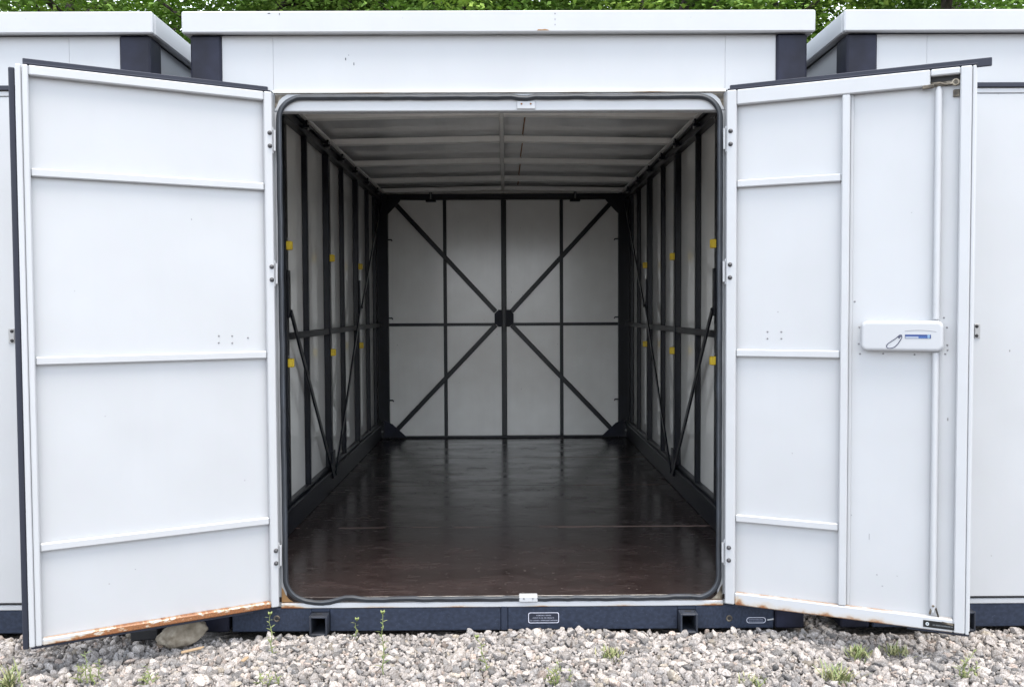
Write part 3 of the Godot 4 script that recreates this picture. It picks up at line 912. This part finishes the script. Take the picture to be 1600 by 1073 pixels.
# ---------------------------------------------------------------- stones, weeds, trees
func stone_mesh(sd: int, sub: int, cuts: int, lump: float) -> ArrayMesh:
	var r := RandomNumberGenerator.new()
	r.seed = sd
	var t := (1.0 + sqrt(5.0)) / 2.0
	var v := [Vector3(-1, t, 0), Vector3(1, t, 0), Vector3(-1, -t, 0), Vector3(1, -t, 0), Vector3(0, -1, t), Vector3(0, 1, t), Vector3(0, -1, -t), Vector3(0, 1, -t), Vector3(t, 0, -1), Vector3(t, 0, 1), Vector3(-t, 0, -1), Vector3(-t, 0, 1)]
	for i in v.size(): v[i] = v[i].normalized()
	var f := [[0, 11, 5], [0, 5, 1], [0, 1, 7], [0, 7, 10], [0, 10, 11], [1, 5, 9], [5, 11, 4], [11, 10, 2], [10, 7, 6], [7, 1, 8], [3, 9, 4], [3, 4, 2], [3, 2, 6], [3, 6, 8], [3, 8, 9], [4, 9, 5], [2, 4, 11], [6, 2, 10], [8, 6, 7], [9, 8, 1]]
	for s in sub:
		var mids := {}
		var g := []
		for q in f:
			var m := []
			for k in 3:
				var a: int = q[k]; var b: int = q[(k + 1) % 3]
				var key := Vector2i(mini(a, b), maxi(a, b))
				if not mids.has(key):
					v.append(((v[a] + v[b]) * 0.5).normalized())
					mids[key] = v.size() - 1
				m.append(mids[key])
			g.append_array([[q[0], m[0], m[2]], [q[1], m[1], m[0]], [q[2], m[2], m[1]], [m[0], m[1], m[2]]])
		f = g
	var planes := []
	for k in cuts:
		planes.append([Vector3(r.randfn(), r.randfn(), r.randfn()).normalized(), r.randf_range(0.52, 0.86)])
	var nz := noise(sd, 0.9, 2)
	for i in v.size():
		var p: Vector3 = v[i] * (1.0 + lump * nz.get_noise_3dv(v[i] * 1.3))
		for pl in planes:
			var over: float = p.dot(pl[0]) - pl[1]
			if over > 0: p -= pl[0] * over * 0.97
		v[i] = p
	var nrm := []
	nrm.resize(v.size()); nrm.fill(Vector3.ZERO)
	for q in f:
		var n: Vector3 = (v[q[1]] - v[q[0]]).cross(v[q[2]] - v[q[0]])
		for k in 3: nrm[q[k]] += n
	var st := mb()
	for q in f:
		for k in [0, 2, 1]:
			st.set_normal(nrm[q[k]].normalized()); st.set_color(Color.WHITE); st.add_vertex(v[q[k]])
	return st.commit()

func stone_colour() -> Color:
	var k := rng.randf()
	var b := lerpf(0.24, 0.66, pow(rng.randf(), 0.8))
	if k < 0.07: return Color(b * 1.08, b * 0.96, b * 0.92)
	if k < 0.10: return Color(b * 1.05, b * 0.99, b * 0.90)
	if k < 0.27: return Color(b * 0.66, b * 0.67, b * 0.71)
	if k < 0.42: return Color(0.66, 0.645, 0.65)
	return Color(b, b * 0.982, b * 1.01)

# height of the gravel surface
func lie(x: float, z: float) -> float:
	return -0.012 + 0.010 * sin(x * 2.3 + 1.0) * cos(z * 3.1) + 0.008 * sin(x * 7.0 + z * 5.0)

func gravel(ground: Node3D) -> void:
	var kinds := []
	for k in 6: kinds.append(stone_mesh(900 + k, 2, 11 + k % 4, 0.35))
	# the 300 stones that show largest, each a part
	rng.seed = 4242
	var mats := []
	for k in 14:
		var m: StandardMaterial3D = M.stone.duplicate()
		m.vertex_color_use_as_albedo = false
		m.albedo_color = stone_colour().linear_to_srgb()
		mats.append(m)
	var placed := []
	var tries := 0
	while placed.size() < 300 and tries < 9000:
		tries += 1
		var x := rng.randf_range(-2.0, 2.05)
		var z := 0.06 + 0.68 * pow(rng.randf(), 0.8)
		var sz := rng.randf_range(0.0135, 0.024) * (1.45 if rng.randf() < 0.09 else 1.0)
		if Vector2(x + 1.25, z - 0.09).length() < 0.12: continue
		var ok := true
		for q in placed:
			if absf(q.x - x) < q.z + sz and Vector2(q.x - x, q.y - z).length() < (q.z + sz) * 0.85:
				ok = false
				break
		if not ok: continue
		placed.append(Vector3(x, z, sz))
		var o := MeshInstance3D.new()
		o.name = "stone"
		o.mesh = kinds[rng.randi() % 6]
		o.material_override = mats[rng.randi() % mats.size()]
		var b := Basis.from_euler(Vector3(rng.randfn(0, 0.25), rng.randf() * TAU, rng.randfn(0, 0.25))) * Basis.from_scale(Vector3(sz * rng.randf_range(0.95, 1.6), sz * rng.randf_range(0.5, 0.8), sz * rng.randf_range(0.65, 1.05)))
		o.transform = Transform3D(b, Vector3(x, lie(x, z) + sz * 0.42, z))
		ground.add_child(o, true)
	# the rest of the gravel, one part per stone shape
	var lists := [[], [], [], [], [], []]
	for layer in [[0.0050, 0.0100, 0.0135, 0.35], [0.0085, 0.017, 0.024, 0.5], [0.014, 0.023, 0.054, 0.75]]:
		var step: float = layer[2]
		var z := -0.75
		while z < 1.5:
			var x := -3.3
			var stp := step * (1.0 if z < 0.75 and z > -0.1 else 1.8)
			while x < 3.3:
				var px := x + rng.randf_range(-0.5, 0.5) * stp
				var pz := z + rng.randf_range(-0.5, 0.5) * stp
				x += stp
				var big := stp / step
				var sz := rng.randf_range(layer[0], layer[1]) * (1.0 if big < 1.5 else 1.6)
				var inside_c := pz < 0.012 + sz * 0.6 and (absf(px) < 1.22 or absf(px) > 1.33)
				if inside_c: continue
				var b := Basis.from_euler(Vector3(rng.randf() * TAU, rng.randf() * TAU, rng.randf() * TAU)) * Basis.from_scale(Vector3(sz * rng.randf_range(0.85, 1.65), sz * rng.randf_range(0.5, 0.9), sz * rng.randf_range(0.65, 1.1)))
				lists[rng.randi() % 6].append([Transform3D(b, Vector3(px, lie(px, pz) + sz * rng.randf_range(-0.1, layer[3]), pz)), stone_colour()])
			z += stp
	for k in 6:
		var mm := MultiMesh.new()
		mm.transform_format = MultiMesh.TRANSFORM_3D
		mm.use_colors = true
		mm.mesh = kinds[k]
		mm.instance_count = lists[k].size()
		for i in lists[k].size():
			mm.set_instance_transform(i, lists[k][i][0])
			mm.set_instance_color(i, lists[k][i][1])
		var o := MultiMeshInstance3D.new()
		o.name = "gravel"
		o.multimesh = mm
		o.material_override = M.stone
		o.set_meta("kind", "stuff")
		ground.add_child(o, true)

func blade(st: SurfaceTool, a: Vector3, dir: Vector3, length: float, w: float, droop: float, c: Color) -> void:
	var side := dir.cross(Vector3.UP)
	side = side.normalized() if side.length() > 0.05 else Vector3(1, 0, 0)
	var prev_l := a - side * w * 0.3; var prev_r := a + side * w * 0.3
	for k in range(1, 4):
		var t := k / 3.0
		var p := a + dir * length * t + Vector3.DOWN * droop * t * t
		var hw := w * 0.5 * (1.0 if k == 1 else 0.75 if k == 2 else 0.06)
		var l := p - side * hw; var r := p + side * hw
		st.set_color(c)
		tri(st, prev_l, prev_r, r)
		tri(st, prev_l, r, l)
		prev_l = l; prev_r = r

func weed(label: String, at: Vector3, h: float, kind: String, sd: int, lean := 0.0) -> void:
	var r := RandomNumberGenerator.new()
	r.seed = sd
	var o := thing("grass_tuft" if kind == "tuft" else "weed", label, "weed", at, "weeds growing in the gravel")
	var fo := mb()
	if kind == "tuft":
		for k in 90:
			var a := r.randf() * TAU
			var up := r.randf_range(0.5, 1.6)
			var c := Color(0.13, 0.18, 0.06).lerp(Color(0.26, 0.25, 0.13), r.randf())
			blade(fo, Vector3(r.randfn(0, 0.022), 0, r.randfn(0, 0.02)), Vector3(cos(a), up * 1.6, sin(a)).normalized(), h * r.randf_range(0.4, 1.05), 0.0055, h * 0.18, c)
		put("blades", fo, M.weed, o)
		return
	var stems := mb()
	for s in (1 if kind == "thin" else 6):
		var path := []
		var rad := []
		var hh := h * (1.0 if s == 0 else r.randf_range(0.5, 0.85))
		var lx := lean + r.randf_range(-0.05, 0.05) + (0.0 if s == 0 else r.randf_range(-0.35, 0.35))
		var base := Vector3(0 if s == 0 else r.randf_range(-0.045, 0.045), -0.01, 0 if s == 0 else r.randf_range(-0.03, 0.03))
		for k in 7:
			var t := k / 6.0
			path.append(base + Vector3(lx * hh * t * t + 0.004 * sin(k * 2.0 + sd), hh * t, 0.1 * hh * t * t))
			rad.append(lerpf(0.0026, 0.0010, t))
		stems.set_color(Color(0.22, 0.26, 0.10))
		tube(stems, path, rad, 5)
		var nl := int(hh / 0.011)
		for k in nl:
			var t := lerpf(0.12, 1.0, float(k) / nl)
			var p: Vector3 = path[int(t * 5.99)].lerp(path[mini(int(t * 5.99) + 1, 6)], fmod(t * 5.99, 1.0))
			var a := k * 2.4 + r.randf()
			var c := Color(0.11, 0.155, 0.055).lerp(Color(0.22, 0.235, 0.10), r.randf())
			var lw := r.randf_range(0.007, 0.012) * (1.15 - 0.5 * t)
			blade(fo, p, Vector3(cos(a), 0.55, sin(a)).normalized(), r.randf_range(0.016, 0.034) * (1.15 - 0.45 * t), lw, 0.005, c)
		if kind == "thin":
			for k in 5:
				var a := k * 1.3
				blade(fo, path[6], Vector3(cos(a), 1.1, sin(a)).normalized(), 0.016, 0.011, 0.0, Color(0.19, 0.23, 0.085))
	put("stem", stems, M.weed, o)
	put("leaves", fo, M.weed, o)

func crown_mesh(sd: int, clumps: int, per: int, size: Vector3, low: float) -> ArrayMesh:
	var r := RandomNumberGenerator.new()
	r.seed = sd
	var st := mb()
	for k in clumps:
		var d := Vector3(r.randfn(), r.randfn(), r.randfn()).normalized() * pow(r.randf(), 0.45)
		var c := d * size
		if c.y < low: c.y = low + r.randf() * 0.6
		var cr := r.randf_range(0.38, 0.75)
		var tone := r.randf()
		for j in per:
			var q := Vector3(r.randfn(), r.randfn() * 0.6, r.randfn()) * cr * 0.55
			var p := c + q
			var young: bool = tone > 0.72
			var col := Color(0.09, 0.155, 0.04).lerp(Color(0.18, 0.29, 0.065), r.randf() * 0.7 + (0.3 if tone > 0.4 else 0.0))
			if young: col = col.lerp(Color(0.27, 0.37, 0.08), r.randf_range(0.3, 0.9))
			var a := r.randf() * TAU
			var dir := Vector3(cos(a), r.randf_range(-0.9, 0.25), sin(a)).normalized()
			var side := dir.cross(Vector3(r.randfn() * 0.4, 1, r.randfn() * 0.4)).normalized()
			var L := r.randf_range(0.065, 0.13)
			var W := L * 0.30
			var up := side.cross(dir) * L * 0.06
			var m := p + dir * L * 0.45
			st.set_color(col)
			tri(st, p, m - side * W + up, p + dir * L)
			tri(st, p, p + dir * L, m + side * W + up)
	return st.commit()

func tree(label: String, at: Vector3, mesh: ArrayMesh, cy: float, trunk_r: float, scale: float, turn: float, lean: float, sd: int) -> void:
	var r := RandomNumberGenerator.new()
	r.seed = sd
	var o := thing("tree", label, "tree", at, "trees behind the containers")
	var st := mb()
	var top := cy + 1.2
	var path := []; var rad := []
	for k in 9:
		var t := k / 8.0
		path.append(Vector3(lean * t * t * 1.5 + 0.08 * sin(k * 1.3 + sd), top * t, 0.06 * cos(k * 1.1 + sd)))
		rad.append(trunk_r * (1.25 if k == 0 else 1.0) * lerpf(1.0, 0.25, t))
	tube(st, path, rad, 9)
	for k in 9:
		var t0 := r.randf_range(0.42, 0.9)
		var a := r.randf() * TAU
		var b: Vector3 = path[int(t0 * 8)]
		var L := r.randf_range(1.0, 2.2) * scale
		var e := b + Vector3(cos(a) * L, L * r.randf_range(0.3, 0.9), sin(a) * L)
		var mid := b.lerp(e, 0.5) + Vector3(0, -0.12, 0)
		tube(st, [b, mid, e], [trunk_r * 0.38, trunk_r * 0.24, trunk_r * 0.07], 6)
	put("trunk", st, M.bark, o)
	var c := MeshInstance3D.new()
	c.name = "crown"
	c.mesh = mesh
	c.material_override = M.leaf
	c.position = Vector3(lean, cy, 0)
	c.rotation.y = turn
	c.scale = Vector3.ONE * scale
	o.add_child(c, true)

# ================================================================ the scene
func _ready() -> void:
	# camera
	var cam := Camera3D.new()
	cam.name = "camera"
	cam.fov = rad_to_deg(2.0 * atan(536.5 / 1409.75))
	cam.near = 0.05
	cam.far = 400.0
	cam.position = Vector3(0.019, 1.277, 3.546)
	cam.basis = Basis(Vector3.UP, -0.0068) * Basis(Vector3.RIGHT, -0.0376) * Basis(Vector3.BACK, -0.0050)
	add_child(cam)
	# overcast sky
	var sky_m := ProceduralSkyMaterial.new()
	sky_m.sky_top_color = Color(0.83, 0.88, 0.95)
	sky_m.sky_horizon_color = Color(0.96, 0.98, 1.0)
	sky_m.sky_curve = 0.3
	sky_m.ground_bottom_color = Color(0.42, 0.42, 0.41)
	sky_m.ground_horizon_color = Color(0.62, 0.64, 0.66)
	sky_m.sky_energy_multiplier = 1.0
	var sky := Sky.new()
	sky.sky_material = sky_m
	var env := Environment.new()
	env.background_mode = Environment.BG_SKY
	env.sky = sky
	env.tonemap_mode = Environment.TONE_MAPPER_LINEAR
	env.tonemap_exposure = 3.8
	env.sdfgi_enabled = true
	env.ssao_enabled = true
	env.ssil_enabled = true
	var we := WorldEnvironment.new()
	we.name = "environment"
	we.environment = env
	add_child(we)
	# sun behind thick cloud
	var sun := DirectionalLight3D.new()
	sun.name = "sun"
	sun.light_energy = 0.5
	sun.light_angular_distance = 30.0
	sun.light_color = Color(1.0, 0.97, 0.93)
	sun.shadow_enabled = true
	sun.rotation_degrees = Vector3(-74, 25, 0)
	add_child(sun)

	make_materials()

	# ground
	var gst := mb()
	quad(gst, Vector3(-150, -0.03, 150), Vector3(150, -0.03, 150), Vector3(150, -0.03, -150), Vector3(-150, -0.03, -150))
	var gm := mat(lin(0.46, 0.452, 0.452), 0.95)
	gm.albedo_texture = grime_tex(401, 512, 0.9, 4000, 0.0)
	gm.normal_enabled = true; gm.normal_texture = wavy_normal(402, 512, 0.08, 6.0); gm.normal_scale = 1.0
	tri_map(gm, 0.8, true)
	var ground := put("ground", gst, gm, self)
	ground.set_meta("kind", "structure")
	var gr := mb()
	quad(gr, Vector3(-150, -0.024, -7.0), Vector3(150, -0.024, -7.0), Vector3(150, -0.024, -149), Vector3(-150, -0.024, -149))
	var grm := mat(lin(0.055, 0.085, 0.025), 0.95)
	grm.albedo_texture = grime_tex(403, 512, 0.9, 2000, 0.0)
	tri_map(grm, 0.5, true)
	var lawn := put("grass_ground", gr, grm, self)
	lawn.set_meta("kind", "structure")

	# the open container
	var c0 := thing("storage_container", "open white storage container in the middle with empty dark-framed interior", "storage container", Vector3.ZERO, "storage containers in a row")
	shell(c0)
	opening(c0)
	inside(c0)
	open_door(c0, -1.0, 0.5003)
	open_door(c0, 1.0, 0.4302)
	# its closed neighbours
	var c1 := thing("storage_container", "closed white storage container behind the open left door leaf", "storage container", Vector3(-2.556, 0, 0), "storage containers in a row")
	shell(c1)
	closed_doors(c1)
	var c2: Node3D = c1.duplicate()
	c2.name = numbered("storage_container")
	add_child(c2)
	c2.position = Vector3(2.556, 0, 0)
	c2.set_meta("label", "closed white storage container behind the open right door leaf with lock rod")

	gravel(ground)

	# odd things on the gravel
	var rs := MeshInstance3D.new()
	rs.name = "rock"
	rs.mesh = stone_mesh(557, 3, 3, 0.22)
	var rm: StandardMaterial3D = M.stone.duplicate()
	rm.vertex_color_use_as_albedo = false
	rm.albedo_color = lin(0.33, 0.30, 0.245)
	rm.albedo_texture = grime_tex(557, 256, 0.5, 20, 0.0)
	rm.uv1_world_triplanar = true
	rm.uv1_scale = Vector3.ONE * 6.0
	rs.material_override = rm
	rs.transform = Transform3D(Basis.from_euler(Vector3(0.1, 0.25, 0.16)) * Basis.from_scale(Vector3(0.092, 0.052, 0.06)), Vector3(-1.235, 0.034, 0.095))
	add_child(rs)
	tag(rs, "large smooth tan rock under the bottom edge of the open left door", "rock")
	var blk := thing("block", "small dark block lying left of the tan rock under the left door", "block", Vector3(-1.395, 0.0, 0.06))
	var bs := mb()
	bx(bs, Vector3(0, 0.022, 0), Vector3(0.10, 0.040, 0.05), 0.004, Basis(Vector3.UP, 0.2))
	put("body", bs, M.dark, blk)
	var bt := mb()
	bx(bt, Vector3(0.005, 0.046, 0.0), Vector3(0.05, 0.010, 0.03), 0.003, Basis(Vector3.UP, 0.2))
	put("cap", bt, M.bolt, blk)
	var wood := mat(lin(0.28, 0.20, 0.125), 0.8)
	var brown := mat(lin(0.12, 0.085, 0.06), 0.9)
	var chips := [[-1.17, 0.19, 0.35, 0.075, wood, "tan wooden splinter on the gravel below the tan rock"], [-1.31, 0.14, -1.0, 0.06, brown, "short brown stick on the gravel below the small dark block"], [-0.93, 0.33, 1.2, 0.03, wood, "tan sliver of bark lying left of the left forklift pocket"]]
	for ch in chips:
		var st := mb()
		bx(st, Vector3.ZERO, Vector3(ch[3], 0.006, 0.014), 0.002)
		bx(st, Vector3(ch[3] * 0.42, 0.001, 0.002), Vector3(ch[3] * 0.35, 0.005, 0.008), 0.002, Basis(Vector3.UP, 0.25))
		var o := put("wood_chip", st, ch[4], self)
		o.name = numbered("wood_chip") if o.name != "wood_chip" else "wood_chip"
		o.position = Vector3(ch[0], lie(ch[0], ch[1]) + 0.030, ch[1])
		o.rotation = Vector3(0.1, ch[2], 0.12)
		tag(o, ch[5], "wood chip", "bits of wood on the gravel")

	# weeds
	weed("thin weed with a leafy tip just right of the left forklift pocket", Vector3(-0.86, -0.01, 0.22), 0.17, "thin", 1)
	weed("shortest thin weed against the base beam, second from the left", Vector3(-0.575, -0.01, 0.05), 0.085, "thin", 2)
	weed("tall straight thin weed nearest the left forklift pocket and label", Vector3(-0.42, -0.01, 0.40), 0.235, "thin", 3)
	weed("leaning weed in the gravel below the weld plate of the beam", Vector3(-0.055, -0.01, 0.42), 0.15, "thin", 4, -0.25)
	weed("small bushy weed in the gravel below the label on the beam", Vector3(0.19, -0.01, 0.49), 0.10, "bushy", 5)
	weed("bushy weed in the gravel below the outer half of left door", Vector3(-1.44, -0.01, 0.46), 0.13, "bushy", 6)
	weed("pale grass tuft at the bottom left corner of the gravel", Vector3(-1.70, -0.01, 0.50), 0.12, "tuft", 7)
	weed("sparse weed in the gravel below the tan rock", Vector3(-1.22, -0.01, 0.47), 0.085, "bushy", 8)
	weed("small weed between the tan rock and the left forklift pocket", Vector3(-0.80, -0.01, 0.49), 0.07, "bushy", 9)
	weed("grass tuft in the gravel below the middle of right door", Vector3(1.16, -0.01, 0.48), 0.09, "tuft", 10)
	weed("green weed with spreading stems near the bottom right corner", Vector3(1.58, -0.01, 0.50), 0.13, "bushy", 11, 0.3)
	weed("tiny grass tuft right of centre below the right forklift pocket", Vector3(0.86, -0.01, 0.52), 0.05, "tuft", 12)
	weed("small dry tuft under the black label of the right door", Vector3(1.32, -0.01, 0.26), 0.06, "tuft", 13)
	weed("short tuft beside the small dry tuft under the right door", Vector3(1.47, -0.01, 0.24), 0.045, "tuft", 14)
	weed("dry tuft in front of the beam between label and right pocket", Vector3(0.40, -0.01, 0.26), 0.055, "tuft", 15)

	# trees behind
	var crowns := [crown_mesh(61, 80, 210, Vector3(2.5, 2.3, 2.3), -2.2), crown_mesh(62, 86, 200, Vector3(2.7, 2.1, 2.4), -2.0), crown_mesh(63, 76, 220, Vector3(2.3, 2.6, 2.2), -2.4)]
	var T := [
		["leafy tree at the far left behind the left container roof", Vector3(-6.6, 0, -10.5), 0, 6.4, 0.16, 1.0, 0.4, 0.0],
		["grey-trunked tree behind the gap left of the middle roof", Vector3(-3.75, 0, -11.8), 1, 7.3, 0.17, 1.0, 1.7, 0.0],
		["slim tree with forked stem over the left part of the middle roof", Vector3(-2.78, 0, -12.0), 2, 7.9, 0.13, 0.9, 2.9, 0.1],
		["pale narrow-trunked tree just right of the slim forked tree", Vector3(-2.35, 0, -12.6), 0, 8.4, 0.12, 0.9, 4.0, 0.0],
		["bright green tree over the left half of the middle roof", Vector3(-1.2, 0, -10.6), 1, 6.0, 0.14, 0.95, 5.1, 0.2],
		["thick dark leaning trunk tree over the centre of the middle roof", Vector3(0.42, 0, -11.8), 2, 7.8, 0.26, 1.0, 0.8, -0.3],
		["lime tipped tree over the right half of the middle roof", Vector3(2.2, 0, -10.4), 0, 6.1, 0.15, 0.95, 2.2, 0.0],
		["tree seen in the gap right of the middle roof", Vector3(4.3, 0, -11.0), 1, 6.3, 0.16, 1.05, 3.6, 0.0],
		["leafy tree at the far right behind the right container roof", Vector3(6.8, 0, -10.6), 2, 6.4, 0.16, 1.05, 5.5, 0.0],
		["darker tree further back at the left edge of the wood", Vector3(-8.2, 0, -15.5), 1, 7.0, 0.2, 1.3, 1.2, 0.0],
		["darker tree further back behind the gap on the left", Vector3(-4.6, 0, -15.8), 2, 7.2, 0.2, 1.25, 4.4, 0.0],
		["darker tree further back behind the forked trunks", Vector3(-1.4, 0, -16.2), 0, 7.4, 0.2, 1.3, 2.6, 0.0],
		["darker tree further back right of the leaning trunk", Vector3(1.9, 0, -15.6), 1, 7.2, 0.2, 1.3, 0.2, 0.0],
		["darker tree further back behind the gap on the right", Vector3(5.0, 0, -16.0), 0, 7.3, 0.2, 1.3, 5.9, 0.0],
		["darker tree further back at the right edge of the wood", Vector3(8.4, 0, -15.4), 2, 7.0, 0.2, 1.3, 3.1, 0.0],
		["tall rearmost tree whose crown shows between the forked trunks", Vector3(-3.2, 0, -20.0), 1, 8.2, 0.24, 1.6, 0.9, 0.0],
		["tall rearmost tree whose crown shows right of the dark leaning trunk", Vector3(3.4, 0, -20.0), 0, 8.2, 0.24, 1.6, 2.0, 0.0]]
	for i in T.size():
		var t = T[i]
		tree(t[0], t[1], crowns[t[2]], t[3], t[4], t[5], t[6], t[7], 500 + i)
